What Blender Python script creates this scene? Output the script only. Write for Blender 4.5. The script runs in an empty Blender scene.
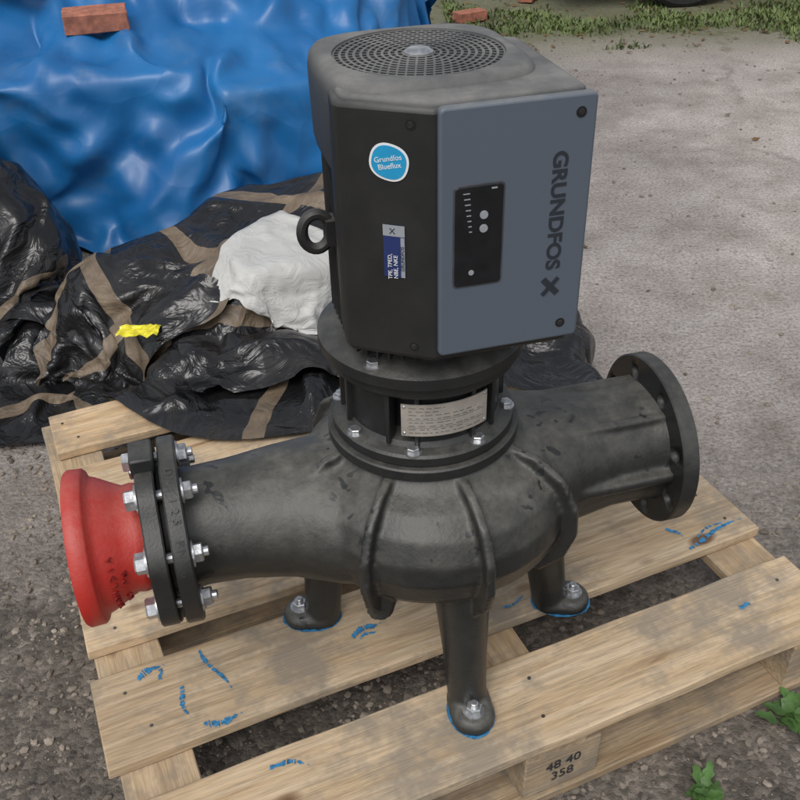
import bpy, bmesh, math, random, time
from mathutils import Vector, Matrix, noise
T0=time.time()
random.seed(7)
R=math.radians
scn=bpy.context.scene
PT=0.145
# ---------------------------------------------------------------- materials
def newmat(name):
    m=bpy.data.materials.new(name); m.use_nodes=True
    nt=m.node_tree; b=nt.nodes['Principled BSDF']; return m,nt,b
def N(nt,t,**k):
    n=nt.nodes.new(t)
    for a,v in k.items(): setattr(n,a,v)
    return n
def ramp(nt,stops,fac=None):
    r=N(nt,'ShaderNodeValToRGB'); el=r.color_ramp.elements
    while len(el)<len(stops): el.new(0.5)
    for e,(p,c) in zip(el,stops):
        e.position=p; e.color=(c[0],c[1],c[2],1) if not isinstance(c,(int,float)) else (c,c,c,1)
    if fac: nt.links.new(fac,r.inputs[0])
    return r
def tex(nt,kind,scale,co,detail=4,rough=.6,dist=0):
    n=N(nt,'ShaderNodeTexNoise'); n.inputs['Scale'].default_value=scale; n.inputs['Detail'].default_value=detail
    n.inputs['Roughness'].default_value=rough; n.inputs['Distortion'].default_value=dist
    nt.links.new(co,n.inputs['Vector']); return n
def mix(nt,f,a,b,mode='MIX'):
    n=N(nt,'ShaderNodeMix',data_type='RGBA',blend_type=mode)
    for idx,v in ((0,f),(6,a),(7,b)):
        if hasattr(v,'is_linked'): nt.links.new(v,n.inputs[idx])
        elif isinstance(v,(int,float)): n.inputs[idx].default_value=v if idx==0 else (v,v,v,1)
        else: n.inputs[idx].default_value=(*v,1)
    return n.outputs[2]
def math_(nt,op,a,b=None,c=None):
    n=N(nt,'ShaderNodeMath',operation=op)
    for i,v in enumerate((a,b,c)):
        if v is None: continue
        if hasattr(v,'is_linked'): nt.links.new(v,n.inputs[i])
        else: n.inputs[i].default_value=v
    return n.outputs[0]
def bump(nt,b,h,strength,dist):
    n=N(nt,'ShaderNodeBump'); n.inputs['Strength'].default_value=strength; n.inputs['Distance'].default_value=dist
    nt.links.new(h,n.inputs['Height']); nt.links.new(n.outputs[0],b.inputs['Normal'])
def co(nt,which='Object'):
    return N(nt,'ShaderNodeTexCoord').outputs[which]
def plain(name,col,rough=.5,metal=0,bs=0,bscale=60,var=.25):
    m,nt,b=newmat(name); c=co(nt)
    n=tex(nt,'n',bscale,c,3)
    dk=tuple(x*(1-var) for x in col); lt=tuple(min(1,x*(1+var)) for x in col)
    r=ramp(nt,[(.3,dk),(.7,lt)],n.outputs[0]); nt.links.new(r.outputs[0],b.inputs['Base Color'])
    b.inputs['Roughness'].default_value=rough; b.inputs['Metallic'].default_value=metal
    if bs: bump(nt,b,n.outputs[0],bs,.002)
    return m
def dusty(name,base,dust,rough,amount,spots=False,grain=.35,gscale=260,upmin=.35,r2lo=.45):
    m,nt,b=newmat(name); c=co(nt)
    geo=N(nt,'ShaderNodeNewGeometry'); sx=N(nt,'ShaderNodeSeparateXYZ'); nt.links.new(geo.outputs['Normal'],sx.inputs[0])
    up=N(nt,'ShaderNodeMapRange'); up.inputs[1].default_value=upmin-.5; up.inputs[2].default_value=1.0
    nt.links.new(sx.outputs[2],up.inputs[0])
    n1=tex(nt,'n',9,c,5,.65); n2=tex(nt,'n',45,c,3,.7)
    r1=ramp(nt,[(.40,0),(.62,1)],n1.outputs[0]); r2=ramp(nt,[(.32,r2lo),(.66,1)],n2.outputs[0])
    f=math_(nt,'MULTIPLY',up.outputs[0],r2.outputs[0]); f=math_(nt,'MULTIPLY',f,math_(nt,'MULTIPLY_ADD',r1.outputs[0],.55,.45))
    f=math_(nt,'MULTIPLY',f,amount)
    if spots:
        v=N(nt,'ShaderNodeTexVoronoi'); v.inputs['Scale'].default_value=23
        w=tex(nt,'n',30,c,2,.6); wc=mix(nt,.10,c,w.outputs[1],'ADD'); nt.links.new(wc,v.inputs['Vector'])
        vr=ramp(nt,[(.20,1),(.26,0)],v.outputs[0]); v2r=ramp(nt,[(.47,0),(.54,1)],tex(nt,'n',6,c,1,.5).outputs[0])
        s=math_(nt,'MULTIPLY',vr.outputs[0],v2r.outputs[0]); f=math_(nt,'MULTIPLY',f,math_(nt,'SUBTRACT',1,math_(nt,'MULTIPLY',s,.85)))
    nt.links.new(mix(nt,f,base,dust),b.inputs['Base Color'])
    rr=math_(nt,'MULTIPLY_ADD',f,.4,rough); nt.links.new(rr,b.inputs['Roughness'])
    g=tex(nt,'n',gscale,c,2,.6); bump(nt,b,g.outputs[0],grain,.0012)
    return m
M={}
M['iron']=dusty('cast_iron_black',(.013,.0145,.015),(.21,.20,.17),.37,.66,True,grain=.5,gscale=190)
M['iron2']=dusty('cast_iron_flange',(.012,.013,.014),(.17,.165,.145),.38,.55)
M['motor']=dusty('motor_black',(.012,.013,.014),(.16,.15,.14),.42,.7,gscale=500,grain=.2)
M['cover']=dusty('fan_cover_plastic',(.034,.036,.039),(.26,.255,.24),.45,.82,gscale=600,grain=.12,r2lo=.7)
M['black']=dusty('box_black_plastic',(.012,.0125,.013),(.13,.13,.12),.36,.8,gscale=700,grain=.1,r2lo=.7)
M['grey']=dusty('box_grey_plastic',(.095,.116,.145),(.25,.25,.24),.42,.7,gscale=700,grain=.08,upmin=.75)
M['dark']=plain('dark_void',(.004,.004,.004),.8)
M['panel']=plain('panel_black',(.010,.011,.013),.25)
M['rim']=plain('panel_rim',(.05,.055,.065),.4)
M['steel']=plain('zinc_steel',(.50,.51,.52),.36,.85,.2,120,.3)
M['plate']=plain('nameplate_steel',(.62,.58,.52),.38,.6,.1,40,.15)
M['red']=dusty('red_paint',(.46,.022,.016),(.45,.20,.16),.42,.5,gscale=140,grain=.6)
M['redl']=plain('red_paint_letters',(.26,.015,.012),.6)
M['white']=plain('white_print',(.75,.76,.76),.5,var=.05)
M['text']=plain('dark_print',(.022,.027,.036),.5,var=.05)
M['lgrey']=plain('grey_print',(.30,.32,.34),.4,var=.05)
M['blue']=plain('sticker_blue',(.02,.30,.55),.3,var=.1)
M['navy']=plain('label_navy',(.02,.035,.13),.35,var=.1)
M['bluepaint']=plain('blue_marker',(.03,.18,.36),.6,bscale=150,var=.6)
M['yellow']=plain('yellow_plastic',(.75,.66,.03),.35)
M['rubber']=plain('tyre_rubber',(.018,.018,.018),.75,bs=.3)
M['carpaint']=plain('car_paint',(.03,.035,.045),.2)
M['glass']=plain('car_glass',(.02,.025,.03),.08)
M['leaf']=plain('weed_leaf',(.06,.13,.03),.55,bscale=30,var=.5)
M['grassm']=plain('grass_blade',(.12,.16,.05),.6,bscale=3,var=.6)
M['stone']=plain('gravel_stone',(.22,.185,.15),.85,bscale=7,var=.7)
M['brick']=plain('brick_red',(.36,.14,.09),.85,bs=.6,bscale=40,var=.35)
M['litter']=plain('dead_leaf',(.16,.085,.035),.8,bscale=6,var=.6)

def wood(name,tone=1.0):
    m,nt,b=newmat(name); c=co(nt); oi=N(nt,'ShaderNodeObjectInfo')
    mp=N(nt,'ShaderNodeMapping'); nt.links.new(c,mp.inputs[0]); mp.inputs['Scale'].default_value=(1.3,20,20)
    sc=N(nt,'ShaderNodeVectorMath',operation='SCALE'); sc.inputs[3].default_value=37
    cb=N(nt,'ShaderNodeCombineXYZ'); nt.links.new(oi.outputs['Random'],cb.inputs[0]); nt.links.new(oi.outputs['Random'],cb.inputs[1]); nt.links.new(cb.outputs[0],sc.inputs[0])
    ad=N(nt,'ShaderNodeVectorMath',operation='ADD'); nt.links.new(mp.outputs[0],ad.inputs[0]); nt.links.new(sc.outputs[0],ad.inputs[1])
    g=tex(nt,'n',1.5,ad.outputs[0],6,.65,1.2); g2=tex(nt,'n',8,ad.outputs[0],3,.7,.3)
    r=ramp(nt,[(.28,(.37*tone,.24*tone,.13*tone)),(.42,(.60*tone,.44*tone,.27*tone)),(.58,(.71*tone,.55*tone,.37*tone)),(.8,(.77*tone,.64*tone,.47*tone))],g.outputs[0])
    r2=ramp(nt,[(.3,.64),(.6,1)],g2.outputs[0])
    col=mix(nt,1,r.outputs[0],r2.outputs[0],'MULTIPLY')
    wc=N(nt,'ShaderNodeVectorMath',operation='ADD'); nt.links.new(c,wc.inputs[0]); nt.links.new(sc.outputs[0],wc.inputs[1])
    st=tex(nt,'n',5,wc.outputs[0],5,.78); sr=ramp(nt,[(.47,0),(.62,.85)],st.outputs[0])
    col=mix(nt,sr.outputs[0],col,(.31*tone,.265*tone,.21*tone))
    v=N(nt,'ShaderNodeTexVoronoi'); v.inputs['Scale'].default_value=1
    mk=N(nt,'ShaderNodeMapping'); mk.inputs['Scale'].default_value=(4.5,9,9); nt.links.new(c,mk.inputs[0])
    a2=N(nt,'ShaderNodeVectorMath',operation='ADD'); nt.links.new(mk.outputs[0],a2.inputs[0]); nt.links.new(sc.outputs[0],a2.inputs[1]); nt.links.new(a2.outputs[0],v.inputs['Vector'])
    kr=ramp(nt,[(.08,.9),(.14,0)],v.outputs[0]); col=mix(nt,kr.outputs[0],col,(.15*tone,.07*tone,.03*tone))
    tint=ramp(nt,[(0,(.76,.75,.73)),(.5,(1,.98,.95)),(1,(1.0,.92,.81))],oi.outputs['Random'])
    col=mix(nt,1,col,tint.outputs[0],'MULTIPLY')
    nt.links.new(col,b.inputs['Base Color']); b.inputs['Roughness'].default_value=.78
    bump(nt,b,g2.outputs[0],.6,.003); return m
M['wood']=wood('pallet_wood',1.0); M['woodlow']=wood('pallet_wood_low',.8)

def sheet_mat(name,c1,c2,rough,bs,bd=.012,scale=14,tapes=None,dirt=None,crk=7,crw=1.0,dis=2.0,nw=1.0):
    m,nt,b=newmat(name); c=co(nt,'UV')
    n=tex(nt,'n',scale,c,3,.55,dis); n0=tex(nt,'n',2.5,c,3,.6)
    col=ramp(nt,[(.35,c1),(.7,c2)],n0.outputs[0]).outputs[0]
    rg=None
    cw=mix(nt,.06,c,tex(nt,'n',5,c,3,.5).outputs[1],'ADD')
    if tapes:
        tot=None
        for ang,off,w,lo,hi in tapes:
            mp=N(nt,'ShaderNodeMapping'); mp.inputs['Rotation'].default_value=(0,0,ang); nt.links.new(cw,mp.inputs[0])
            s=N(nt,'ShaderNodeSeparateXYZ'); nt.links.new(mp.outputs[0],s.inputs[0])
            d=math_(nt,'ABSOLUTE',math_(nt,'SUBTRACT',s.outputs[0],off)); f=math_(nt,'LESS_THAN',d,w)
            f=math_(nt,'MULTIPLY',f,math_(nt,'GREATER_THAN',s.outputs[1],lo)); f=math_(nt,'MULTIPLY',f,math_(nt,'LESS_THAN',s.outputs[1],hi))
            tot=f if tot is None else math_(nt,'MAXIMUM',tot,f)
        tc=ramp(nt,[(.35,(.09,.065,.042)),(.65,(.23,.175,.12))],tex(nt,'n',9,c,4,.7).outputs[0]).outputs[0]
        col=mix(nt,tot,col,tc); rg=math_(nt,'MULTIPLY_ADD',tot,.25,rough)
    if dirt:
        dr=ramp(nt,[(.52,0),(.78,.5)],tex(nt,'n',6,c,4,.7).outputs[0]); col=mix(nt,dr.outputs[0],col,dirt)
    nt.links.new(col,b.inputs['Base Color']); b.inputs['Roughness'].default_value=rough
    if rg: nt.links.new(rg,b.inputs['Roughness'])
    v=N(nt,'ShaderNodeTexVoronoi'); v.inputs['Scale'].default_value=crk; nt.links.new(cw,v.inputs['Vector'])
    h=math_(nt,'ADD',math_(nt,'MULTIPLY',n.outputs[0],nw),math_(nt,'MULTIPLY',v.outputs[0],crw))
    bump(nt,b,h,bs,bd); return m
M['tarp']=sheet_mat('blue_tarp',(.008,.105,.30),(.016,.165,.42),.40,.55,.018,6,dirt=(.10,.18,.29),crk=5,crw=1.7,dis=.3,nw=.8)
M['bag']=sheet_mat('black_plastic_sheet',(.008,.008,.009),(.014,.014,.015),.25,.8,.012,20,
   [(.5,.10,.016,-.30,1),(-.35,-.14,.015,-1,.25),(1.25,.20,.016,-1,.4),(1.9,-.16,.016,-1,1),(.1,.30,.015,-1,1),(-.9,.02,.014,-.1,1)],(.06,.052,.042),crk=14,crw=1.0)
M['bagp']=sheet_mat('black_plastic_plain',(.008,.008,.009),(.014,.014,.015),.25,.8,.012,18,[(.5,.12,.014,-1,.1)],(.06,.052,.042),crk=12,crw=1.0)
M['bag2']=sheet_mat('black_plastic_old',(.010,.010,.011),(.02,.019,.018),.34,.7,.012,12,None,(.07,.06,.05),crk=8)
M['wbag']=sheet_mat('white_sack',(.42,.42,.40),(.60,.60,.58),.5,.7,.010,20,None,(.25,.23,.20),crk=16)

def ground_mat():
    m,nt,b=newmat('ground_concrete'); c=co(nt)
    sx=N(nt,'ShaderNodeSeparateXYZ'); nt.links.new(c,sx.inputs[0])
    big=tex(nt,'n',.9,c,3,.6); med=tex(nt,'n',5,c,5,.7); fine=tex(nt,'n',110,c,3,.8); sp=tex(nt,'n',38,c,4,.7)
    con=ramp(nt,[(.3,(.30,.262,.232)),(.5,(.415,.37,.338)),(.7,(.51,.47,.44))],med.outputs[0]).outputs[0]
    bg=ramp(nt,[(.38,.72),(.62,1.08)],big.outputs[0]).outputs[0]; con=mix(nt,1,con,bg,'MULTIPLY')
    spk=ramp(nt,[(.36,.55),(.5,1),(.72,1.3)],fine.outputs[0]).outputs[0]; con=mix(nt,1,con,spk,'MULTIPLY')
    st=ramp(nt,[(.58,0),(.68,.65)],sp.outputs[0]).outputs[0]; con=mix(nt,st,con,(.20,.175,.15))
    v=N(nt,'ShaderNodeTexVoronoi'); v.inputs['Scale'].default_value=110; nt.links.new(mix(nt,.02,c,sp.outputs[1],'ADD'),v.inputs['Vector'])
    asp=ramp(nt,[(.0,(.05,.042,.036)),(.5,(.115,.097,.08)),(.8,(.19,.162,.135)),(1,(.36,.31,.26))],v.outputs['Color']).outputs[0]
    asp=mix(nt,.3,asp,ramp(nt,[(.35,(.05,.043,.036)),(.65,(.22,.19,.155))],sp.outputs[0]).outputs[0])
    asp=mix(nt,1,asp,ramp(nt,[(.3,.6),(.7,1.3)],med.outputs[0]).outputs[0],'MULTIPLY')
    y=math_(nt,'ADD',sx.outputs[1],math_(nt,'MULTIPLY',big.outputs[0],.9)); y=math_(nt,'ADD',y,math_(nt,'MULTIPLY',sp.outputs[0],.5))
    mr=N(nt,'ShaderNodeMapRange'); mr.inputs[1].default_value=1.9; mr.inputs[2].default_value=2.5; nt.links.new(y,mr.inputs[0])
    col=mix(nt,mr.outputs[0],asp,con)
    vc=N(nt,'ShaderNodeTexVoronoi',feature='DISTANCE_TO_EDGE'); vc.inputs['Scale'].default_value=.5
    wc=mix(nt,.3,c,tex(nt,'n',3,c,5,.7).outputs[1],'ADD'); nt.links.new(wc,vc.inputs['Vector'])
    cr=ramp(nt,[(.0,1),(.006,.6),(.016,0)],vc.outputs[0]).outputs[0]; crm=math_(nt,'MULTIPLY',math_(nt,'MULTIPLY',cr,mr.outputs[0]),ramp(nt,[(.46,0),(.56,1)],med.outputs[0]).outputs[0])
    col=mix(nt,math_(nt,'MULTIPLY',crm,.6),col,(.16,.14,.12))
    yb=math_(nt,'ADD',sx.outputs[1],math_(nt,'MULTIPLY',med.outputs[0],1.0)); mb=N(nt,'ShaderNodeMapRange'); mb.inputs[1].default_value=5.0; mb.inputs[2].default_value=5.5; nt.links.new(yb,mb.inputs[0])
    moss=ramp(nt,[(.35,(.08,.068,.05)),(.5,(.105,.12,.035)),(.7,(.17,.165,.10))],sp.outputs[0]).outputs[0]
    col=mix(nt,math_(nt,'MULTIPLY',mb.outputs[0],.8),col,moss)
    nt.links.new(col,b.inputs['Base Color']); b.inputs['Roughness'].default_value=.88
    h=math_(nt,'ADD',math_(nt,'MULTIPLY',fine.outputs[0],.35),sp.outputs[0]); h=math_(nt,'ADD',h,math_(nt,'MULTIPLY',v.outputs[0],-.4))
    bump(nt,b,h,.85,.008); return m
M['ground']=ground_mat()

# ---------------------------------------------------------------- mesh helpers
def link(o): scn.collection.objects.link(o); return o
def empty(name,loc=(0,0,0),rz=0):
    e=bpy.data.objects.new(name,None); e.location=loc; e.rotation_euler=(0,0,rz); e.empty_display_size=.1; return link(e)
def obj(name,bm,mat,parent=None,smooth=True,bevel=0,seg=2,angle=35):
    me=bpy.data.meshes.new(name)
    if smooth!='keep': bmesh.ops.recalc_face_normals(bm,faces=bm.faces[:])
    bm.to_mesh(me); bm.free()
    o=bpy.data.objects.new(name,me); link(o)
    for mm in (mat if isinstance(mat,list) else [mat]): me.materials.append(mm)
    if parent: o.parent=parent
    if smooth:
        for p in me.polygons: p.use_smooth=True
        if smooth!='keep':
            me.set_sharp_from_angle(angle=R(angle))
    if bevel:
        b=o.modifiers.new('bev','BEVEL'); b.width=bevel; b.segments=seg; b.limit_method='ANGLE'; b.angle_limit=R(40)
    return o
def rings(bm,rs,cap=True,closed=False):
    vs=[[bm.verts.new(p) for p in r] for r in rs]; n=len(rs[0])
    pairs=list(zip(vs,vs[1:]))+([(vs[-1],vs[0])] if closed else [])
    for a,b in pairs:
        for i in range(n):
            j=(i+1)%n; bm.faces.new((a[i],a[j],b[j],b[i]))
    if cap and not closed: bm.faces.new(vs[0][::-1]); bm.faces.new(vs[-1])
    return vs
def circ(r,z,n=64,sx=1,sy=1,c=(0,0),p=2,f=None):
    out=[]
    for i in range(n):
        a=2*math.pi*i/n; ca,sa=math.cos(a),math.sin(a)
        k=1 if p==2 else (abs(ca)**p+abs(sa)**p)**(-1/p)
        if f: k*=f(a)
        out.append(Vector((c[0]+r*k*ca*sx,c[1]+r*k*sa*sy,z)))
    return out
def lathe(bm,prof,n=64,cap=True,c=(0,0),f=None): return rings(bm,[circ(r,z,n,c=c,f=f) for r,z in prof],cap)
def lathex(bm,prof,cz,n=64,cap=True,sy=1,pw=2):
    rs=[]
    for x,r in prof: rs.append([Vector((x,v.x*sy,cz+v.y)) for v in circ(r,0,n,p=pw)])
    return rings(bm,rs,cap)
def box(bm,x0,x1,y0,y1,z0,z1,mtx=None):
    vs=[bm.verts.new(Vector((x,y,z))) for z in (z0,z1) for x,y in ((x0,y0),(x1,y0),(x1,y1),(x0,y1))]
    for f in ((3,2,1,0),(4,5,6,7),(0,1,5,4),(1,2,6,5),(2,3,7,6),(3,0,4,7)): bm.faces.new([vs[i] for i in f])
    if mtx:
        for v in vs: v.co=mtx@v.co
    return vs
def hexbolt(bm,M4,r=.012,h=.009,washer=True,stud=.006):
    def tr(ps): return [M4@p for p in ps]
    if washer: rings(bm,[tr(circ(r*1.35,0,20)),tr(circ(r*1.35,.0025,20))])
    z0=.0025 if washer else 0
    rings(bm,[tr(circ(r,z0,6)),tr(circ(r,z0+h*.85,6)),tr(circ(r*.86,z0+h,6))])
    if stud: rings(bm,[tr(circ(r*.5,z0+h,12)),tr(circ(r*.5,z0+h+stud,12)),tr(circ(r*.4,z0+h+stud+.001,12))])
def frame(origin,zdir,roll=0):
    z=Vector(zdir).normalized(); q=z.to_track_quat('Z','Y').to_matrix().to_4x4()
    return Matrix.Translation(origin)@q@Matrix.Rotation(roll,4,'Z')
def text(name,s,size,mtx,mat,parent,ext=.0003,align='CENTER',sx=1,bold=0):
    cu=bpy.data.curves.new(name,'FONT'); cu.body=s; cu.size=size; cu.extrude=ext; cu.align_x=align; cu.align_y='CENTER'; cu.offset=bold
    o=bpy.data.objects.new(name,cu); link(o); cu.materials.append(mat); o.parent=parent
    o.matrix_local=mtx@Matrix.Diagonal((sx,1,1,1)); return o
def bake(o):
    bpy.context.view_layer.update(); dg=bpy.context.evaluated_depsgraph_get()
    me=bpy.data.meshes.new_from_object(o.evaluated_get(dg)); o.modifiers.clear(); o.data=me; return o

# ================================================================ CLOTH (tarpaulin and plastic sheets), simulated then frozen
A0,A1=-.070,1.040
PR=23
BB0,BB1=.57*1.15,1.53*1.15
colls=[]
def coll(bm,name='c'):
    me=bpy.data.meshes.new(name); bmesh.ops.recalc_face_normals(bm,faces=bm.faces[:]); bm.to_mesh(me); bm.free(); o=bpy.data.objects.new(name,me); link(o)
    o.modifiers.new('c','COLLISION'); o.collision.thickness_outer=.008; o.collision.cloth_friction=15; colls.append(o); return o
bm=bmesh.new(); vs=[bm.verts.new(p) for p in ((-8,-2,0),(8,-2,0),(8,10,0),(-8,10,0))]; bm.faces.new(vs); coll(bm)
bm=bmesh.new(); box(bm,A0,A1,BB0,BB1,-.1,PT,Matrix.Rotation(R(PR),4,'Z')); bmesh.ops.subdivide_edges(bm,edges=bm.edges[:],cuts=5,use_grid_fill=True); coll(bm)
def lump(x,y,z,rx,ry,rz,rot=0,sub=3,boxy=0):
    bm=bmesh.new()
    if boxy:
        box(bm,-rx,rx,-ry,ry,-rz,rz); bmesh.ops.subdivide_edges(bm,edges=bm.edges[:],cuts=5,use_grid_fill=True)
    else:
        bmesh.ops.create_icosphere(bm,subdivisions=sub,radius=1)
        for v in bm.verts: v.co=Vector((v.co.x*rx,v.co.y*ry,v.co.z*rz))*(1+.25*noise.noise(v.co*2.3+Vector((x,y,z))))
    bmesh.ops.transform(bm,matrix=Matrix.Translation((x,y,z))@Matrix.Rotation(rot,4,'Z')@Matrix.Rotation(boxy*.15,4,'X'),verts=bm.verts)
    coll(bm)
# under the black sheets
lump(-.46,1.94,.12,.13,.10,.13,.5,2); lump(-.28,2.02,.15,.10,.08,.16,.4,2,1); lump(-.14,2.22,.14,.16,.13,.24); lump(-.64,2.08,.05,.17,.15,.25,0,2); lump(-.46,1.75,.13,.08,.06,.06,0,2); lump(-.26,1.76,.13,.08,.07,.07,0,2); lump(-.40,2.3,.1,.15,.12,.24,0,2)
lump(.28,1.95,.12,.14,.12,.10,0,2); lump(.08,1.92,.15,.12,.1,.13); lump(.36,1.85,.12,.06,.06,.06,0,2)
# under the tarpaulin
lump(-.65,3.85,.25,.60,.50,.60,.2,3,1); lump(-1.3,4.1,.2,.8,.7,.65); lump(-.3,3.75,.2,.36,.6,.55); lump(-1.0,2.98,.13,.42,.20,.40,.12,3,1); lump(-.6,4.4,.2,.7,.5,.75); lump(-.38,3.05,.08,.22,.2,.40,.4,3,1); lump(-.70,2.72,0,.14,.11,.17)
# left bags
lump(-1.05,2.36,.1,.16,.14,.27); lump(-1.75,2.6,.1,.45,.4,.35); lump(-1.4,2.2,.05,.22,.22,.25); lump(-2.3,3.3,.1,.5,.6,.5); lump(-.93,2.05,.0,.13,.12,.13,0,2)
# small bag by the fan
lump(.14,4.75,.1,.14,.2,.22)
cloths=[]
def cloth(name,x0,x1,y0,y1,z,res,mat,shrink,rot=0,seed=1,edge=.05,bend=.15,rough=1.0):
    nx=int((x1-x0)/res); ny=int((y1-y0)/res); bm=bmesh.new(); uvl=bm.loops.layers.uv.new('UVMap'); g=[]
    cx,cy=(x0+x1)/2,(y0+y1)/2; hw,hh=(x1-x0)/2,(y1-y0)/2
    for i in range(nx+1):
        row=[]
        for j in range(ny+1):
            u=-hw+2*hw*i/nx; v=-hh+2*hh*j/ny
            uu=u*(1+edge*noise.noise(Vector((v*3,seed,0)))*2); vv=v*(1+edge*noise.noise(Vector((u*3,seed,5)))*2)
            zz=z+rough*(.04*noise.noise(Vector((u*4,v*4,seed)))+.03*noise.noise(Vector((u*11,v*11,seed))))
            p=Matrix.Rotation(rot,3,'Z')@Vector((uu,vv,0)); row.append((bm.verts.new((cx+p.x,cy+p.y,zz)),u,v))
        g.append(row)
    for i in range(nx):
        for j in range(ny):
            q=[g[i][j],g[i+1][j],g[i+1][j+1],g[i][j+1]]; f=bm.faces.new([k[0] for k in q])
            for l,k in zip(f.loops,q): l[uvl].uv=(k[1],k[2])
    me=bpy.data.meshes.new(name); bm.to_mesh(me); bm.free(); o=bpy.data.objects.new(name,me); link(o); me.materials.append(mat)
    for p in me.polygons: p.use_smooth=True
    m=o.modifiers.new('cl','CLOTH'); s=m.settings; s.quality=4; s.mass=.2; s.tension_stiffness=12; s.compression_stiffness=12; s.shear_stiffness=5; s.bending_stiffness=bend; s.air_damping=1.5
    s.shrink_min=shrink; m.collision_settings.distance_min=.006; m.collision_settings.use_self_collision=False; m.collision_settings.collision_quality=2
    m.point_cache.frame_start=1; m.point_cache.frame_end=60
    cloths.append(o); return o
def run(n,lift=0):
    scn.frame_start=1; scn.frame_end=60
    for f in range(1,n): scn.frame_set(f)
    dg=bpy.context.evaluated_depsgraph_get()
    for o in cloths:
        me=bpy.data.meshes.new_from_object(o.evaluated_get(dg)); o.modifiers.clear(); o.data=me
        for v in me.vertices: v.co.z=max(.003,v.co.z+.003*noise.noise(v.co*30))+lift
    scn.frame_set(1)
    done=list(cloths); cloths.clear(); return done
t1=time.time()
cloth('blue_tarpaulin',-2.35,.28,2.36,5.3,1.15,.024,M['tarp'],-.16,.04,2,.02,.12,2.2)
cloth('black_plastic_sheet',-.86,-.06,1.68,2.56,.52,.0115,M['bag'],-.42,-.25,3,.1,.05,1.5)
cloth('black_plastic_sheet',-.10,.46,1.70,2.30,.46,.0135,M['bagp'],-.35,-.1,4,.12,.05,1.5)
cloth('black_bin_bag',-2.7,-1.15,1.75,3.6,.72,.035,M['bag2'],-.25,.1,5,.08,.1)
cloth('black_bin_bag',-.04,.30,4.50,5.0,.5,.024,M['bag2'],-.3,.1,6,.08,.1)
first=run(44)
for o in first:
    o.modifiers.new('c','COLLISION'); o.collision.thickness_outer=.006; o.collision.cloth_friction=25
cloth('white_sack',-.37,-.10,1.84,2.06,.62,.010,M['wbag'],-.40,-.6,7,.15,.05,1.5)
cloth('black_plastic_sheet',-.80,-.48,1.78,2.14,.50,.011,M['bag'],-.45,.9,8,.2,.05,2)
cloth('black_plastic_sheet',-.38,-.08,1.66,1.80,.44,.011,M['bagp'],-.45,.1,9,.2,.05,2)
cloth('black_plastic_sheet',-1.20,-.80,1.98,2.58,.62,.017,M['bagp'],-.35,.1,10,.15,.06,2)
cloth('black_bin_bag',-1.75,-1.15,3.05,3.55,1.15,.026,M['bag2'],-.3,.2,11,.15,.08,2)
second=run(36,.003)
for o in first: o.modifiers.clear()
for o in first+second:
    ss=o.modifiers.new('s','SUBSURF'); ss.levels=1; ss.render_levels=1
for c in colls: bpy.data.objects.remove(c)
print('cloth time',time.time()-t1)

# ================================================================ PUMP
AX=(.0293,1.012); pump=empty('inline_circulator_pump',(AX[0],AX[1],PT),R(14.5))
HP=.2955
bm=bmesh.new()
sp=lambda a: 1+.07*math.cos(a+R(45))
lathe(bm,[(.05,.402),(.112,.402),(.118,.392),(.128,.382),(.152,.370),(.175,.348),(.188,.318),(.190,.288),(.180,.255),(.158,.226),(.12,.207),(.05,.2)],72,f=sp)
def loftx(secs,pw=2):
    rs=[]
    for x,cy,cz,ry,rz in secs: rs.append([Vector((x,cy+v.x*ry,cz+v.y*rz)) for v in circ(1,0,56,p=pw)])
    rings(bm,rs)
loftx([(-.34,0,HP,.083,.083),(-.31,0,HP,.079,.079),(-.26,0,HP,.083,.080),(-.20,0,HP-.002,.096,.085),(-.14,-.01,HP-.004,.118,.089),(-.07,-.01,HP-.004,.14,.09),(0,0,HP,.13,.08)])
loftx([(.34,0,HP,.085,.085),(.31,0,HP,.080,.080),(.26,0,HP,.082,.078),(.20,0,HP,.094,.082),(.13,0,HP,.12,.088),(.06,0,HP,.13,.088),(0,0,HP,.12,.08)],2.6)
def rib(ang,sc=1,low=.2):
    prof=[(.119,.397),(.150,.391),(.186,.366),(.206,.325),(.208,.28),(.196,.24),(.165,low),(.10,.22),(.09,.39)]
    t=.0062; d=Vector((math.cos(ang),math.sin(ang),0)); n=Vector((-d.y,d.x,0)); k=sp(ang)
    a=[bm.verts.new(d*r*k+Vector((0,0,z))+n*t) for r,z in prof]; b=[bm.verts.new(d*r*k+Vector((0,0,z))-n*t) for r,z in prof]
    bm.faces.new(a); bm.faces.new(b[::-1])
    for i in range(len(a)):
        j=(i+1)%len(a); bm.faces.new((a[j],a[i],b[i],b[j]))
for a in (-127,-84,-42,-167,40,85,130): rib(R(a))
for yy,zz in ((-.05,HP+.066),(.05,HP+.066)):
    box(bm,.12,.335,yy-.006,yy+.006,HP,zz+.012)
box(bm,.15,.335,-.098,-.06,HP-.008,HP+.008)
def leg(top,bot,r0,r1,n=8):
    rs=[]
    for i in range(n+1):
        t=i/n; p=Vector(top).lerp(Vector(bot),t); rr=r0+(r1-r0)*(1-(1-t)**1.6)
        rs.append([Vector((p.x+v.x*rr,p.y+v.y*rr,p.z)) for v in circ(1,0,24)])
    rings(bm,rs)
FEET=[((.018,-.158),(.010,-.135),-95),((-.154,.066),(-.13,.05),165),((.210,-.010),(.165,-.01),-20)]
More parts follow.
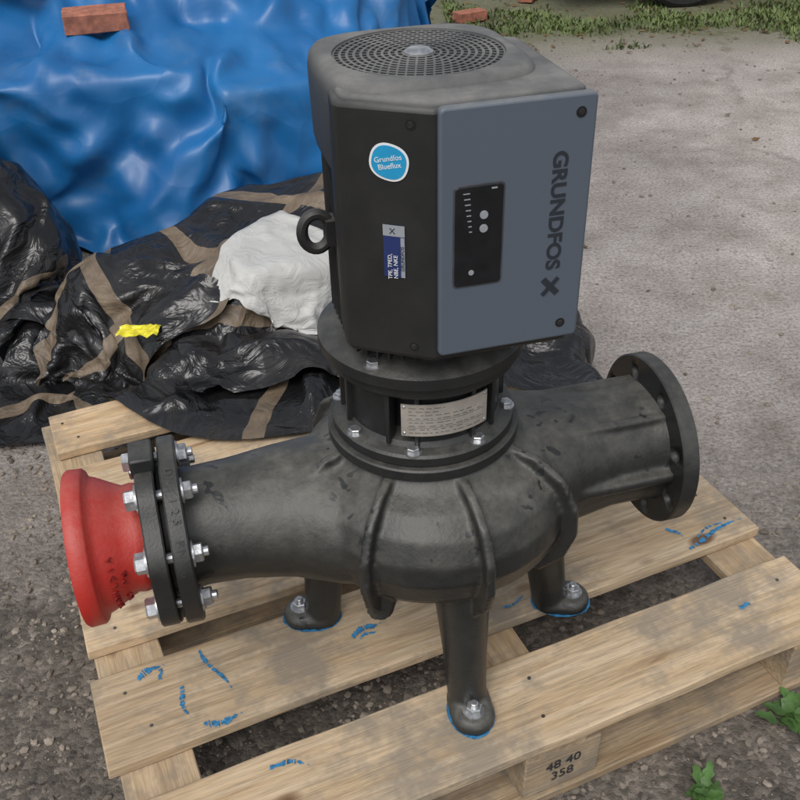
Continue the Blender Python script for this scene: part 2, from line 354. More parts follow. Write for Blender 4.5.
for f,t,ang in FEET:
    leg((t[0],t[1],.26),(f[0]*.97,f[1]*.97,.012),.042,.028)
    d=Vector((math.cos(R(ang)),math.sin(R(ang))))
    pts=[]
    for z,g in ((0,.0),(.014,0),(.022,-.006)):
        ring=[]
        for i in range(36):
            a=2*math.pi*i/36; off=.016 if math.cos(a)>0 else -.012
            lx=math.cos(a)*(.031+g)+off; ly=math.sin(a)*(.031+g)
            ring.append(Vector((f[0]+d.x*(lx+.01)-d.y*ly,f[1]+d.y*(lx+.01)+d.x*ly,z)))
        pts.append(ring)
    rings(bm,pts)
leg((-.085,-.115,.25),(-.098,-.126,.196),.030,.018)
vol=obj('volute_casing',bm,M['iron'],pump,smooth='keep')
rm=vol.modifiers.new('r','REMESH'); rm.mode='VOXEL'; rm.voxel_size=.0034; rm.use_smooth_shade=True
sm=vol.modifiers.new('s','SMOOTH'); sm.factor=.5; sm.iterations=3
bm=bmesh.new()
for f,t,ang in FEET:
    d=Vector((math.cos(R(ang)),math.sin(R(ang)))); hexbolt(bm,Matrix.Translation((f[0]+d.x*.03,f[1]+d.y*.03,.0215)),.0115,.010)
obj('foot_bolts',bm,M['steel'],pump,angle=25)
FR=.124; BR=.101
def flange(name,x0,x1,r,holes=8,rb=.12,hr=.0115,rot=0,inner=.08,wav=0):
    bm=bmesh.new(); b2=.002
    fn=(lambda a:1+wav*math.cos(holes*(a-R(rot)))) if wav else None
    rs=[[Vector((x,v.x,HP+v.y)) for v in circ(q,0,128,f=(fn if q>r*.9 else None))] for x,q in [(x0,inner),(x0,r-b2),(x0+b2,r),(x1-b2,r),(x1,r-b2),(x1,inner)]]
    rings(bm,rs)
    o=obj(name,bm,M['iron2'],pump)
    bc=bmesh.new()
    for i in range(holes):
        a=R(rot)+2*math.pi*i/holes; y,z=math.cos(a)*rb,HP+math.sin(a)*rb
        rings(bc,[[Vector((xx,y+v.x,z+v.y)) for v in circ(hr,0,20)] for xx in (x0-.01,x1+.01)])
    c=obj('cutter',bc,M['dark'],None); c.parent=pump
    bo=o.modifiers.new('b','BOOLEAN'); bo.object=c; bo.solver='EXACT'
    bake(o); bpy.data.objects.remove(c); return o
flange('discharge_flange',.330,.354,FR,8,BR,.0105,22.5)
flange('suction_flange',-.344,-.322,FR,8,BR,.009,22.5,wav=.012)
flange('loose_flange',-.374,-.351,FR-.002,8,BR,.009,22.5,inner=.070,wav=.03)
bm=bmesh.new()
lathex(bm,[(.3545,.06),(.3545,.088),(.358,.088),(.358,.070),(.34,.068),(.2,.065)],HP,64,False)
lathex(bm,[(-.3505,.06),(-.3505,.09),(-.3445,.09),(-.3445,.06)],HP,64,False)
obj('flange_raised_faces',bm,M['iron2'],pump)
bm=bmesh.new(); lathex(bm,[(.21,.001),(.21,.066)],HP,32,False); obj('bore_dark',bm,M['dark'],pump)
bm=bmesh.new()
for s in (1,-1): box(bm,-.377,-.348,-.022,.022,HP+s*.128-.016,HP+s*.128+.010)
obj('loose_flange_lugs',bm,M['iron2'],pump,bevel=.003)
bm=bmesh.new()
for i in range(8):
    a=R(22.5)+2*math.pi*i/8; y,z=math.cos(a)*BR,HP+math.sin(a)*BR
    hexbolt(bm,frame((-.3745,y,z),(-1,0,0),random.random()),.0135,.013,True,0)
    hexbolt(bm,frame((-.3215,y,z),(1,0,0),random.random()),.0125,.011,True,.006)
    rings(bm,[[Vector((xx,y+v.x,z+v.y)) for v in circ(.007,0,12)] for xx in (-.374,-.322)])
obj('flange_bolts',bm,M['steel'],pump,angle=25)
bm=bmesh.new()
lathex(bm,[(-.345,.066),(-.374,.067),(-.380,.070),(-.388,.0715),(-.398,.070),(-.410,.076),(-.430,.087),(-.438,.090),(-.441,.098),(-.444,.101),(-.461,.102),(-.465,.099),(-.465,.088),(-.455,.084),(-.42,.074),(-.38,.060)],HP,96,False)
obj('red_grooved_reducer',bm,M['red'],pump,angle=50)
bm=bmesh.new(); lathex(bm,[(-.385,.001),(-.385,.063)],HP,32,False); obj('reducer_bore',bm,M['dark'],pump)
for s,a00,rr,xx in (('No. 50',8,.0765,-.408),('VICTAULIC',26,.083,-.4215)):
    for k,ch in enumerate(s):
        a=R(a00)-k*R(8.5)
        n=Vector((0,-math.cos(a),math.sin(a))); x=Vector((0,-math.sin(a),-math.cos(a)))
        z=(n+Vector((.55,0,0))).normalized(); y=z.cross(x)
        m4=Matrix((x,y,z)).transposed().to_4x4(); m4.translation=Vector((xx,0,HP))+n*(rr+.0006)
        text('reducer_lettering',ch,.0115,m4,M['redl'],pump,.0013)
for k,ch in enumerate('DN 125 PN16'):
    a=R(75)-k*R(6); n=Vector((0,-math.cos(a),math.sin(a))); x=Vector((0,-math.sin(a),-math.cos(a))); y=n.cross(x)
    m4=Matrix((x,y,n)).transposed().to_4x4(); m4.translation=Vector((-.333,0,HP))+n*(FR*1.004)
    text('flange_lettering',ch,.014,m4,M['iron2'],pump,.0012)
# --- casing cover flange + lantern
bm=bmesh.new()
lathe(bm,[(.05,.396),(.122,.396),(.125,.399),(.125,.412),(.123,.414),(.05,.414)],96)
lathe(bm,[(.05,.4145),(.116,.4145),(.118,.417),(.118,.428),(.115,.431),(.103,.434),(.099,.440),(.05,.440)],96)
lathe(bm,[(.05,.505),(.102,.505),(.112,.512),(.121,.520),(.121,.5325),(.05,.5325)],96)
lathe(bm,[(.05,.533),(.126,.533),(.129,.536),(.129,.550),(.123,.554),(.108,.560),(.05,.560)],96)
obj('lantern_flanges',bm,M['iron2'],pump,angle=30)
bm=bmesh.new(); lathe(bm,[(.072,.43),(.072,.51)],48); obj('lantern_inner',bm,M['motor'],pump)
bm=bmesh.new()
def sector(a0,a1,r0,r1,z0,z1,n=8):
    pts=[]
    for i in range(n+1):
        a=R(a0+(a1-a0)*i/n); pts.append((math.cos(a),math.sin(a)))
    o0=[bm.verts.new((x*r1,y*r1,z0)) for x,y in pts]; o1=[bm.verts.new((x*r1,y*r1,z1)) for x,y in pts]
    i0=[bm.verts.new((x*r0,y*r0,z0)) for x,y in pts]; i1=[bm.verts.new((x*r0,y*r0,z1)) for x,y in pts]
    for i in range(n):
        bm.faces.new((o0[i],o0[i+1],o1[i+1],o1[i])); bm.faces.new((i0[i+1],i0[i],i1[i],i1[i+1]))
        bm.faces.new((o1[i],o1[i+1],i1[i+1],i1[i])); bm.faces.new((i0[i],i0[i+1],o0[i+1],o0[i]))
    bm.faces.new((o0[0],o1[0],i1[0],i0[0])); bm.faces.new((o1[-1],o0[-1],i0[-1],i1[-1]))
for a in range(0,360,60): sector(a-90-19,a-90+19,.088,.098,.438,.508)
for a in range(0,360,60):
    for s in (-20,20): sector(a-90+s-1.6,a-90+s+1.6,.088,.106,.436,.512,2)
obj('lantern_columns',bm,M['iron2'],pump,bevel=.0015)
bm=bmesh.new()
for i in range(8):
    a=R(-90+22.5+45*i); hexbolt(bm,Matrix.Translation((math.cos(a)*.108,math.sin(a)*.108,.4305))@Matrix.Rotation(random.random(),4,'Z'),.0082,.006,True,0)
for i in range(4):
    a=R(-45+90*i); hexbolt(bm,Matrix.Translation((math.cos(a)*.116,math.sin(a)*.116,.553)),.008,.006,True,0)
obj('lantern_bolts',bm,M['steel'],pump,angle=25)
bm=bmesh.new(); sector(-90-30,-90+30,.1065,.1078,.455,.501,20); obj('steel_nameplate',bm,M['plate'],pump)
bm=bmesh.new()
for k,(z,a0,a1) in enumerate([(.496,-115,-92),(.491,-115,-96),(.486,-115,-70),(.481,-115,-66),(.475,-115,-85),(.470,-115,-68),(.465,-115,-78),(.460,-115,-66)]):
    a=a0; rr=random.Random(k)
    while a<a1:
        w=rr.uniform(1.5,5); sector(a,min(a1,a+w),.1076,.1080,z-.0003,z+.0003,3); a+=w+rr.uniform(.8,3)
for z0 in (.4785,.4675): sector(-116,-64,.1076,.1081,z0-.0001,z0+.0001,12)
obj('nameplate_print',bm,M['text'],pump)
bm=bmesh.new()
for a in (-118,-62):
    for z in (.459,.497):
        d=Vector((math.cos(R(a)),math.sin(R(a)),0)); m=frame(d*.1078+Vector((0,0,z)),d); rings(bm,[[m@p for p in circ(.0022,0,12)],[m@p for p in circ(.0012,.0012,12)]])
obj('nameplate_rivets',bm,M['steel'],pump)
# --- motor body
bm=bmesh.new(); lathe(bm,[(.092,.561),(.092,.80)],48)
for i in range(52):
    a=2*math.pi*i/52; d=Vector((math.cos(a),math.sin(a),0)); n=Vector((-d.y,d.x,0)); k=(abs(d.x)**5+abs(d.y)**5)**(-.2)
    ro=min(.101*k,.118)
    vs=[bm.verts.new(d*r+n*t+Vector((0,0,z))) for z in (.566,.80) for r,t in ((.088,-.0016),(ro,-.0011),(ro,.0011),(.088,.0016))]
    for f in ((3,2,1,0),(4,5,6,7),(0,1,5,4),(1,2,6,5),(2,3,7,6),(3,0,4,7)): bm.faces.new([vs[q] for q in f])
obj('motor_finned_housing',bm,M['motor'],pump)
bm=bmesh.new(); P=4
prof=[(.107,.775),(.109,.785),(.110,.845),(.110,.858),(.108,.868),(.103,.8745),(.097,.8765)]
rs=[circ(r,z,96,p=P) for r,z in prof]; rs.append(circ(.0905,.8765,96)); rs.append(circ(.089,.872,96)); rs.append(circ(.089,.850,96))
rings(bm,rs,False); obj('fan_cover',bm,M['cover'],pump,angle=50)
bm=bmesh.new()
def ringband(r0,r1,z0,z1,n=72): rings(bm,[circ(r0,z1,n),circ(r1,z1,n),circ(r1,z0,n),circ(r0,z0,n)],False,True)
nr=10; step=(.0895-.016)/nr
for k in range(nr+1):
    r=.016+k*step; ringband(r-.0015,r+.0015,.8705,.8745)
for k in range(nr):
    r0=.016+k*step+.0013; r1=.016+(k+1)*step-.0013; cnt=int(2*math.pi*(r0+r1)/2/.0092)
    for i in range(cnt):
        a=2*math.pi*(i+(k%2)*.5)/cnt; m=Matrix.Rotation(a,4,'Z'); box(bm,r0,r1,-.00115,.00115,.8708,.8743,m)
obj('fan_grille',bm,M['cover'],pump,smooth=False)
bm=bmesh.new(); lathe(bm,[(.0155,.870),(.0155,.876),(.011,.879),(.003,.8795)],32); obj('grille_hub',bm,M['steel'],pump)
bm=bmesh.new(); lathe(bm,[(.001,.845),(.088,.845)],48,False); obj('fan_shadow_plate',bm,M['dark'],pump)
bm=bmesh.new(); rs=[]
for i in range(24):
    a=2*math.pi*i/24; c=Vector((-.122+math.cos(a)*.016,0,.690+math.sin(a)*.021)); u=Vector((math.cos(a),0,math.sin(a)))
    rs.append([c+u*math.cos(t)*.0068+Vector((0,1,0))*math.sin(t)*.0068 for t in [2*math.pi*j/10 for j in range(10)]])
rings(bm,rs,False,True); box(bm,-.112,-.09,-.012,.012,.675,.705); obj('lifting_eye',bm,M['motor'],pump)
# --- control box
ZB,ZT=.598,.866
def prism(name,pts,z0,z1,mat,bev=.004):
    bm=bmesh.new(); rings(bm,[[Vector((x,y,z0)) for x,y in pts],[Vector((x,y,z1)) for x,y in pts]]); return obj(name,bm,mat,pump,bevel=bev,seg=3)
prism('control_box_core',[(-.106,-.03),(-.112,-.088),(-.108,-.096),(-.030,-.1475),(-.0265,-.1475),(.125,-.1475),(.125,-.03)],.588,ZT-.001,M['black'],.006)
prism('control_box_shoulder',[(-.102,.03),(-.106,-.09),(-.03,-.142),(.126,-.142),(.126,.04),(.10,.06),(-.08,.06)],.80,.8695,M['cover'],.005)
def plate(name,x0,x1,z0,z1,y0,y1,r,mat,bev=.002,seg=6,par=pump):
    pts=[]
    for cx,cz,a0 in ((x1-r,z1-r,0),(x0+r,z1-r,90),(x0+r,z0+r,180),(x1-r,z0+r,270)):
        for i in range(seg+1):
            a=R(a0+90*i/seg); pts.append((cx+r*math.cos(a),cz+r*math.sin(a)))
    bm=bmesh.new(); rings(bm,[[Vector((x,y1,z)) for x,z in pts],[Vector((x,y0,z)) for x,z in pts]]); return obj(name,bm,mat,par,bevel=bev,seg=3)
plate('front_cover_grey',-.0255,.133,ZB,ZT,-.154,-.1425,.006,M['grey'],.003)
plate('front_cover_side',.118,.1322,ZB+.001,ZT-.002,-.142,-.085,.006,M['grey'],.003)
plate('front_cover_back',.00,.1305,ZB+.004,ZT-.004,-.0845,-.03,.006,M['black'],.003)
pa=Vector((-.108,-.096,0)); pb=Vector((-.030,-.1475,0)); fx=(pb-pa).normalized(); fn=fx.cross(Vector((0,0,1)))
def facet(u,z,off=.0012):
    m=Matrix((fx,Vector((0,0,1)),fn)).transposed().to_4x4(); m.translation=pa+fx*u+Vector((0,0,z))+fn*off; return m
def front(x,z,off=.0006,rot=0,y=-.154):
    m=Matrix((Vector((1,0,0)),Vector((0,0,1)),Vector((0,-1,0)))).transposed().to_4x4(); m.translation=Vector((x,y-off,z)); return m@Matrix.Rotation(rot,4,'Z')
def screws(pts,fnm,name):
    bm=bmesh.new(); bd=bmesh.new()
    for u,z in pts:
        m=fnm(u,z); rings(bd,[[m@p for p in circ(.0055,-.0004,20)],[m@p for p in circ(.0052,.0006,20)]])
        rings(bm,[[m@p for p in circ(.0034,.0004,6)],[m@p for p in circ(.0032,.0012,6)]])
    obj(name+'_recess',bd,M['dark'],pump); obj(name,bm,M['motor'],pump)
screws([(.116,.848),(.112,.617)],lambda u,z:front(u,z,.0002),'cover_screws')
screws([(.072,.848),(.072,.605)],lambda u,z:facet(u,z,.0002),'facet_screws')
text('logo_text','GRUNDFOS',.0215,front(.0975,.748,.0003,-math.pi/2),M['text'],pump,.0003,sx=1.12,bold=.0006)
bm=bmesh.new()
for s,w in ((1,.0022),(-1,.0034)):
    m=front(.097,.664,.0003)@Matrix.Rotation(s*R(48),4,'Z'); box(bm,-.0125,.0125,-w,w,0,.0006+.0002*s,m)
obj('logo_mark',bm,M['text'],pump,smooth=False)
plate('control_panel',-.010,.040,.680,.788,-.1556,-.152,.004,M['panel'],.001)
plate('control_panel_rim',-.0115,.0415,.6785,.7895,-.1549,-.152,.005,M['rim'],.0005)
bm=bmesh.new()
for (x,z) in ((.020,.757),(.020,.7425)):
    m=front(x,z,.0017); rings(bm,[[m@p for p in circ(.0044,0,24)],[m@p for p in circ(.0042,.0008,24)]])
for i in range(8):
    m=front(.003+.0004*i,.781-.0058*i,.0017); box(bm,-.001-.0008*(7-i)*.7,.002,-.0005,.0005,0,.0005,m)
m=front(.008,.695,.0017); rings(bm,[[m@p for p in circ(.003,0,20)],[m@p for p in circ(.0028,.0005,20)]])
m=front(.030,.784,.0017); box(bm,-.003,.003,-.0008,.0008,0,.0005,m)
obj('panel_buttons',bm,M['lgrey'],pump)
bm=bmesh.new(); m=facet(.050,.810,.0010)@Matrix.Rotation(-.25,4,'Z')
rings(bm,[[m@Vector((p.x*1.08,p.y,0)) for p in circ(.0185,0,40,p=2.4)],[m@Vector((p.x*1.08,p.y,.0004)) for p in circ(.0185,0,40,p=2.4)]])
obj('oval_sticker',bm,M['white'],pump)
bm=bmesh.new(); m=facet(.050,.810,.0015)@Matrix.Rotation(-.25,4,'Z')
rings(bm,[[m@Vector((p.x*1.08,p.y,0)) for p in circ(.0163,0,40,p=2.4)],[m@Vector((p.x*1.08,p.y,.0004)) for p in circ(.0163,0,40,p=2.4)]])
obj('oval_sticker_blue',bm,M['blue'],pump)
text('sticker_text','Grundfos\nBlueflux',.0075,facet(.050,.810,.0022)@Matrix.Rotation(.2,4,'Z'),M['white'],pump,.0001)
bm=bmesh.new(); m=facet(.053,.716,.001); box(bm,-.0115,.0115,-.029,.029,0,.0004,m); obj('product_label',bm,M['navy'],pump,smooth=False)
bm=bmesh.new(); box(bm,-.0115,.0115,.017,.029,.0004,.0008,m); box(bm,.007,.0112,-.0285,.016,.0004,.0008,m); obj('label_strip',bm,M['lgrey'],pump,smooth=False)
text('label_text','TPE, TPED,\nNBE, NKE',.0062,facet(.0515,.699,.002)@Matrix.Rotation(math.pi/2,4,'Z'),M['white'],pump,.0001)
text('label_logo','GRUNDFOS',.0052,facet(.0620,.709,.0022)@Matrix.Rotation(math.pi/2,4,'Z'),M['text'],pump,.0001)
text('label_mark','X',.009,facet(.0515,.7385,.0022),M['text'],pump,.0001)

# ================================================================ PALLET
pal=empty('wooden_pallet',(0,0,0),R(PR))
def board(name,a0,a1,b0,b1,z0,z1,mat,rot=0,along='a'):
    la,lb=(a1-a0),(b1-b0)
    if along=='b': la,lb=lb,la
    bm=bmesh.new(); nx=40; rs=[]; sd=random.random()*50; hw=lb/2; hz=(z1-z0)/2
    for i in range(nx+1):
        x=-la/2+la*i/nx; w=.003*noise.noise(Vector((x*7,sd,0))); w2=.003*noise.noise(Vector((x*7,sd+9,0))); zz=.0008*noise.noise(Vector((x*4,sd+4,0)))
        e=.004*noise.noise(Vector((sd,i,0))) if i in (0,nx) else 0
        rs.append([Vector((x+e,-hw+w,-hz)),Vector((x,hw+w2,-hz)),Vector((x-e,hw+w2,hz+zz-.0008)),Vector((x,-hw+w,hz+zz-.0008))])
    rings(bm,rs); o=obj(name,bm,mat,pal,smooth=True,bevel=.002,seg=2,angle=30)
    o.location=((a0+a1)/2,(b0+b1)/2,(z0+z1)/2); o.rotation_euler=(0,0,R(rot)+(math.pi/2 if along=='b' else 0)); return o
H=1.15
decks=[(.57,.70),(.758,.9),(.945,1.055),(1.10,1.205),(1.25,1.36),(1.41,1.53)]
TH=.020
for i,(b0,b1) in enumerate(decks):
    board('deck_board_%d'%(i+1),A0+random.uniform(-.012,.008)+(.03 if i>2 else 0),A1+random.uniform(-.008,.012),b0*H,b1*H,PT-TH,PT,M['wood'],random.uniform(-.5,.5))
for i,a in enumerate((A0+.005,(A0+A1)/2-.03,A1-.105)):
    board('stringer_board_%d'%(i+1),a,a+.1,BB0+.004,BB1-.002,PT-TH*2-.001,PT-TH-.001,M['woodlow'],0,'b')
    for j,b in enumerate((BB0+.006,(BB0+BB1)/2-.05,BB1-.103)):
        board('block_%d_%d'%(i+1,j+1),a+.002,a+.098+(.03 if i==1 else 0),b,b+.1,.0195,PT-TH*2-.002,M['woodlow'],0)
for j,b in enumerate((BB0,(BB0+BB1)/2-.05,BB1-.1)):
    board('base_board_%d'%(j+1),A0,A1,b,b+.1,.001,.019,M['woodlow'],0)
bm=bmesh.new()
for (b0,b1) in decks:
    for a in (A0+.055,(A0+A1)/2+.02,A1-.055):
        for s in (.28,.72):
            x=a+random.uniform(-.02,.02); y=(b0+(b1-b0)*s)*H; lathe(bm,[(.0028,PT-.003),(.0028,PT+.0002),(.0015,PT+.0004)],10,c=(x,y))
obj('nails',bm,M['motor'],pal)
text('block_stamp','48 40\n358',.026,Matrix.Translation(((A0+A1)/2+.035,BB0+.0045,.062))@Matrix.Rotation(math.pi/2,4,'X'),M['text'],pal,.0002)
bm=bmesh.new(); rs_=random.Random(4)
def stroke(a0,b0,a1,b1,w=.004):
    n=26; p0=Vector((a0,b0,0)); p1=Vector((a1,b1,0)); d=(p1-p0); nn=Vector((-d.y,d.x,0)).normalized(); prev=None
    for i in range(n+1):
        t=i/n; c=p0+d*t+nn*.004*math.sin(t*5+a0*40); ww=w*(.35+rs_.random()*.5)*(math.sin(math.pi*min(1,t+.12))**.4 if t<.95 else .2)
        q=(bm.verts.new(c+nn*ww+Vector((0,0,PT+.0008))),bm.verts.new(c-nn*ww*(.6+rs_.random()*.5)+Vector((0,0,PT+.0008))))
        if prev and rs_.random()>.1: bm.faces.new((prev[0],prev[1],q[1],q[0]))
        prev=q
for s in ((-.012,1.005,.03,1.02,.009),(.02,1.01,.025,.99,.006),(.042,.965,.045,.905,.006),(.088,1.021,.110,.93,.005),(.06,.885,.115,.880,.009),(.126,.785,.175,.765,.006),(.31,.945,.36,.957,.009),(.32,.935,.35,.945,.005),(.90,.885,1.03,.905,.007),(.93,.90,1.0,.915,.004),(.898,.94,.908,.905,.006),(.89,.745,.91,.735,.007),(.55,.90,.60,.905,.004)): stroke(*s)
obj('blue_marker_strokes',bm,M['bluepaint'],pal,smooth=False)
bm=bmesh.new()
for f,t,ang in FEET:
    d=Vector((math.cos(R(ang)),math.sin(R(ang)))); c=Vector((f[0],f[1]))+d*.0125
    ring=[]
    for i in range(72):
        a=2*math.pi*i/72; k=1+.05*noise.noise(Vector((math.cos(a)*3,math.sin(a)*3,f[0]*9))); lx=math.cos(a)*.0475*k; ly=math.sin(a)*.0335*k
        ring.append(Vector((c.x+d.x*lx-d.y*ly,c.y+d.y*lx+d.x*ly,.0006)))
    bm.faces.new([bm.verts.new(p) for p in ring])
obj('blue_foot_marks',bm,M['bluepaint'],pump,smooth=False)

# ================================================================ GROUND
bm=bmesh.new()
vs=[bm.verts.new((x,y,0)) for x,y in ((-150,-60),(150,-60),(150,240),(-150,240))]; bm.faces.new(vs)
obj('ground',bm,M['ground'],smooth=False)
def pebbles(name,n,region,smin,smax,mat,seed):
    rnd=random.Random(seed); V=[];F=[]
    base=bmesh.new(); bmesh.ops.create_icosphere(base,subdivisions=1,radius=1); bv=[v.co.copy() for v in base.verts]; bf=[[v.index for v in f.verts] for f in base.faces]; base.free()
    for _ in range(n):
        x,y=region(rnd); s=smin+(smax-smin)*rnd.random()**4
        m=Matrix.Translation((x,y,s*.25))@Matrix.Rotation(rnd.random()*6.3,4,'Z')@Matrix.Rotation(rnd.uniform(-.4,.4),4,'X')@Matrix.Diagonal((s,s*rnd.uniform(.6,1),s*rnd.uniform(.4,.8),1))
        k=len(V)
        for v in bv: V.append(m@(v+Vector((rnd.uniform(-1,1),rnd.uniform(-1,1),rnd.uniform(-.5,.5)))*.22))
        F+= [[i+k for i in f] for f in bf]
    me=bpy.data.meshes.new(name); me.from_pydata(V,[],F); me.materials.append(mat); o=bpy.data.objects.new(name,me); return link(o)
def rg(r):
    q=r.random()
    if q<.55: return r.uniform(-1.3,.1),r.uniform(.2,2.0)
    if q<.88: return r.uniform(-.1,1.5),r.uniform(.25,1.5)
    return r.uniform(.3,2.6),r.uniform(1.6,6)
pebbles('gravel',14000,rg,.0018,.009,M['stone'],3)
print('t',time.time()-T0)
# ================================================================ bricks, wrapper, grass, litter, weeds
def brick(x,y,z,rz,rx=0,s=1):
    bm=bmesh.new(); box(bm,-.107*s,.107*s,-.05*s,.05*s,-.0325*s,.0325*s)
    bmesh.ops.subdivide_edges(bm,edges=bm.edges[:],cuts=4,use_grid_fill=True)
    for v in bm.verts: v.co+=Vector((noise.noise(v.co*40+Vector((x,0,0))),noise.noise(v.co*40+Vector((0,5,0))),noise.noise(v.co*40+Vector((0,0,9)))))*.004
    o=obj('brick',bm,M['brick'],smooth=True,bevel=.003); o.location=(x,y,z); o.rotation_euler=(rx,0,rz); return o
brick(.43,5.30,.033,.5,0,.8); brick(.80,5.75,.033,1.2,0,.8)
allc=first+second
def topz(x,y,objs=allc,rad=.0025):
    z=0
    for o in objs:
        for v in o.data.vertices:
            if (v.co.x-x)**2+(v.co.y-y)**2<rad: z=max(z,v.co.z)
    return z
for x,y,r in ((-.86,2.93,.25),(-1.12,2.98,-.3)):
    brick(x,y,topz(x,y)+.02,r,.1,.85)
zx=topz(-.57,1.80)
bm=bmesh.new(); g=[[bm.verts.new((-.57+(i-6)*.0075+.004*noise.noise(Vector((i,j,0))),1.80+(j-4)*.006,zx+.004+.012*noise.noise(Vector((i*.5,j*.6,3))))) for j in range(9)] for i in range(13)]
for i in range(12):
    for j in range(8): bm.faces.new((g[i][j],g[i+1][j],g[i+1][j+1],g[i][j+1]))
obj('yellow_wrapper',bm,M['yellow'],smooth=False)
def grassfn(n,reg,seed,hmin,hmax):
    rnd=random.Random(seed); bm=bmesh.new()
    for _ in range(n):
        r=reg(rnd)
        if r is None: continue
        x,y=r; h=rnd.uniform(hmin,hmax); a=rnd.random()*6.28; w=.0035+.003*rnd.random(); b=rnd.uniform(.2,1.1)*h; dx,dy=math.cos(a),math.sin(a)
        L=[];Rr=[]
        for t,q in ((0,0),(.5,.3)):
            c=Vector((x+dx*b*q,y+dy*b*q,h*t)); L.append(bm.verts.new(c+Vector((-dy,dx,0))*w)); Rr.append(bm.verts.new(c-Vector((-dy,dx,0))*w))
        t=bm.verts.new((x+dx*b,y+dy*b,h*.85)); bm.faces.new((L[0],Rr[0],Rr[1],L[1])); bm.faces.new((L[1],Rr[1],t))
    return bm
def rgr(r):
    x=r.uniform(.3,3.0); y=r.uniform(4.7,6.4)
    if noise.noise(Vector((x*2.2,y*3,7)))+ (0.40-abs(y-5.2)*.9) < .06+.3*r.random(): return None
    return x,y
obj('grass',grassfn(20000,rgr,5,.010,.045),M['grassm'],smooth=False)
rnd=random.Random(9); bm=bmesh.new()
for _ in range(420):
    x=rnd.uniform(.2,2.6); y=rnd.uniform(4.7,6.2) if rnd.random()<.93 else rnd.uniform(2,4.7); s=rnd.uniform(.006,.020); m=Matrix.Translation((x,y,.006))@Matrix.Rotation(rnd.random()*6.3,4,'Z')@Matrix.Rotation(rnd.uniform(-.5,.5),4,'X')
    vs=[bm.verts.new(m@Vector(p)) for p in ((-s,0,.2*s),(0,-s*.5,0),(s,0,.3*s),(0,s*.5,0))]; bm.faces.new((vs[0],vs[1],vs[2])); bm.faces.new((vs[0],vs[2],vs[3]))
obj('leaf_litter',bm,M['litter'],smooth=False)
def weed(x,y,s,seed,n=22):
    rnd=random.Random(seed); bm=bmesh.new()
    for i in range(n):
        a=rnd.random()*6.28; el=rnd.uniform(.3,1.1); Ln=s*rnd.uniform(.5,1); w=Ln*.26
        m=Matrix.Translation((rnd.uniform(-.4,.4)*s,rnd.uniform(-.4,.4)*s,.002))@Matrix.Rotation(a,4,'Z')
        mid=[]; K=6
        for k in range(K+1):
            t=k/K; r=Ln*t*math.cos(el*(1-t*.6)); z=Ln*math.sin(el)*t*(1-.45*t)
            ww=w*math.sin(math.pi*min(1,t*.9+.08))**.8*(1 if k%2 else .65) if t>.25 else .0012
            mid.append((m@Vector((r,-ww,z+ww*.3)),m@Vector((r,0,z)),m@Vector((r,ww,z+ww*.3))))
        V=[[bm.verts.new(q) for q in tr] for tr in mid]
        for A_,B_ in zip(V,V[1:]):
            bm.faces.new((A_[0],A_[1],B_[1],B_[0])); bm.faces.new((A_[1],A_[2],B_[2],B_[1]))
    o=obj('weed',bm,M['leaf'],smooth='keep'); o.location=(x,y,0)
weed(.60,.93,.050,1); weed(.43,.80,.040,2)

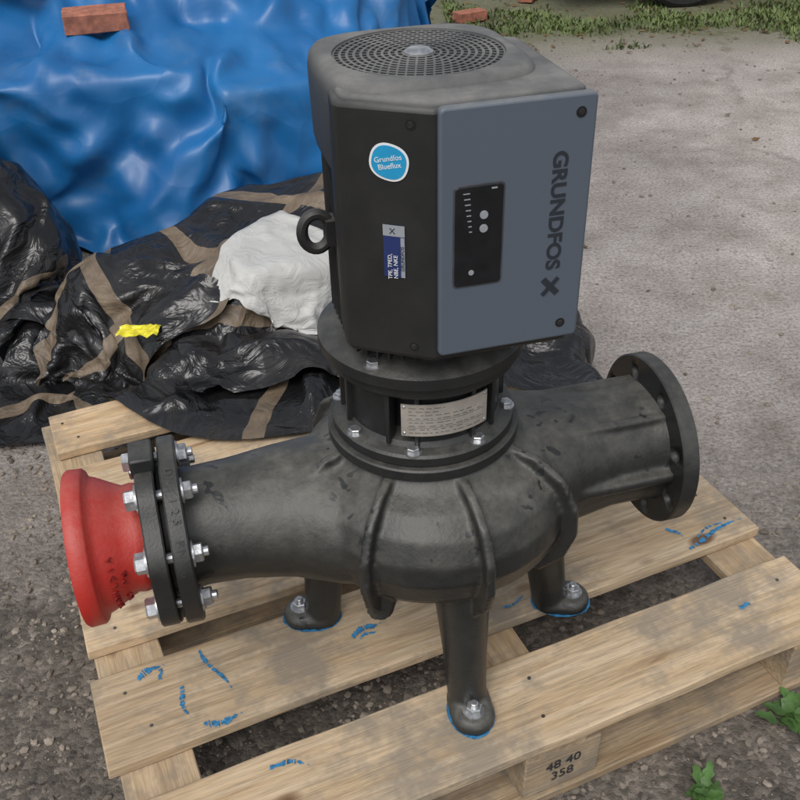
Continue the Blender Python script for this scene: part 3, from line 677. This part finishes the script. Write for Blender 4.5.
# ================================================================ parked car (only a tyre reaches the frame)
car=empty('parked_car',(1.62,5.53,0),R(8))
def wheel(name,x,y):
    bm=bmesh.new(); pr=[(-.1,.2),(-.1,.29),(-.085,.31),(.085,.31),(.1,.29),(.1,.2)]
    rings(bm,[[Vector((x+v.x,y+w,.31+v.y)) for v in circ(r,0,48)] for w,r in pr],True); obj(name,bm,M['rubber'],car)
    bm=bmesh.new()
    rings(bm,[[Vector((x+v.x,y-.102,.31+v.y)) for v in circ(r,0,32)] for r in (.2,.06)],True); obj(name+'_rim',bm,M['steel'],car)
for x in (0,2.5):
    for y in (.05,1.45): wheel('wheel',x,y)
prof=[(-.75,.3),(-.78,.55),(-.7,.78),(-.1,.92),(.45,1.35),(1.9,1.42),(2.7,1.0),(3.2,.92),(3.28,.5),(3.2,.28)]
arch=[(2.9,.26)]+[(2.5+.37*math.cos(R(t)),.31+.37*math.sin(R(t))) for t in range(0,181,15)]+[(2.1,.24),(.4,.24)]+[(.37*math.cos(R(t)),.31+.37*math.sin(R(t))) for t in range(0,181,15)]+[(-.4,.28)]
poly=prof+arch; bm=bmesh.new(); rings(bm,[[Vector((x,-.08,z)) for x,z in poly],[Vector((x,1.55,z)) for x,z in poly]])
obj('car_body',bm,M['carpaint'],car,bevel=.03,seg=3)
for xs in (((.12,.95),(.55,1.3),(1.15,1.35),(1.15,.97)),((1.22,.97),(1.22,1.35),(1.8,1.36),(2.4,1.03))):
    bm=bmesh.new(); rings(bm,[[Vector((x,y,z)) for x,z in xs] for y in (-.085,1.555)]); obj('side_window',bm,M['glass'],car)

# ================================================================ camera, light
cd=bpy.data.cameras.new('camera'); cam=bpy.data.objects.new('camera',cd); link(cam)
cd.sensor_width=36; cd.lens=42.75; cd.clip_end=1000; cd.clip_start=.02
cam.matrix_world=Matrix.Translation((0,0,PT+1.15))@Matrix.Rotation(R(54.7),4,'X')@Matrix.Rotation(R(-1.6),4,'Z')
scn.camera=cam
w=bpy.data.worlds.new('World'); scn.world=w; w.use_nodes=True; nt=w.node_tree; bg=nt.nodes['Background']
sky=nt.nodes.new('ShaderNodeTexSky'); sky.sky_type='NISHITA'; sky.sun_disc=False; EL,AZ=55,200
sky.sun_elevation=R(EL); sky.sun_rotation=R(AZ); sky.dust_density=3; sky.air_density=1
hs=nt.nodes.new('ShaderNodeHueSaturation'); hs.inputs['Saturation'].default_value=.3; nt.links.new(sky.outputs[0],hs.inputs['Color']); nt.links.new(hs.outputs[0],bg.inputs[0]); bg.inputs[1].default_value=.15
sd=bpy.data.lights.new('sun','SUN'); sd.energy=1.2; sd.angle=R(30); sd.color=(1,.975,.94); so=bpy.data.objects.new('sun',sd); link(so)
dirv=Vector((math.sin(R(AZ))*math.cos(R(EL)),math.cos(R(AZ))*math.cos(R(EL)),math.sin(R(EL))))
so.rotation_euler=dirv.to_track_quat('Z','Y').to_euler(); so.location=(0,0,6)
scn.view_settings.view_transform='Standard'; scn.view_settings.look='None'; scn.view_settings.exposure=0
print('total',time.time()-T0)
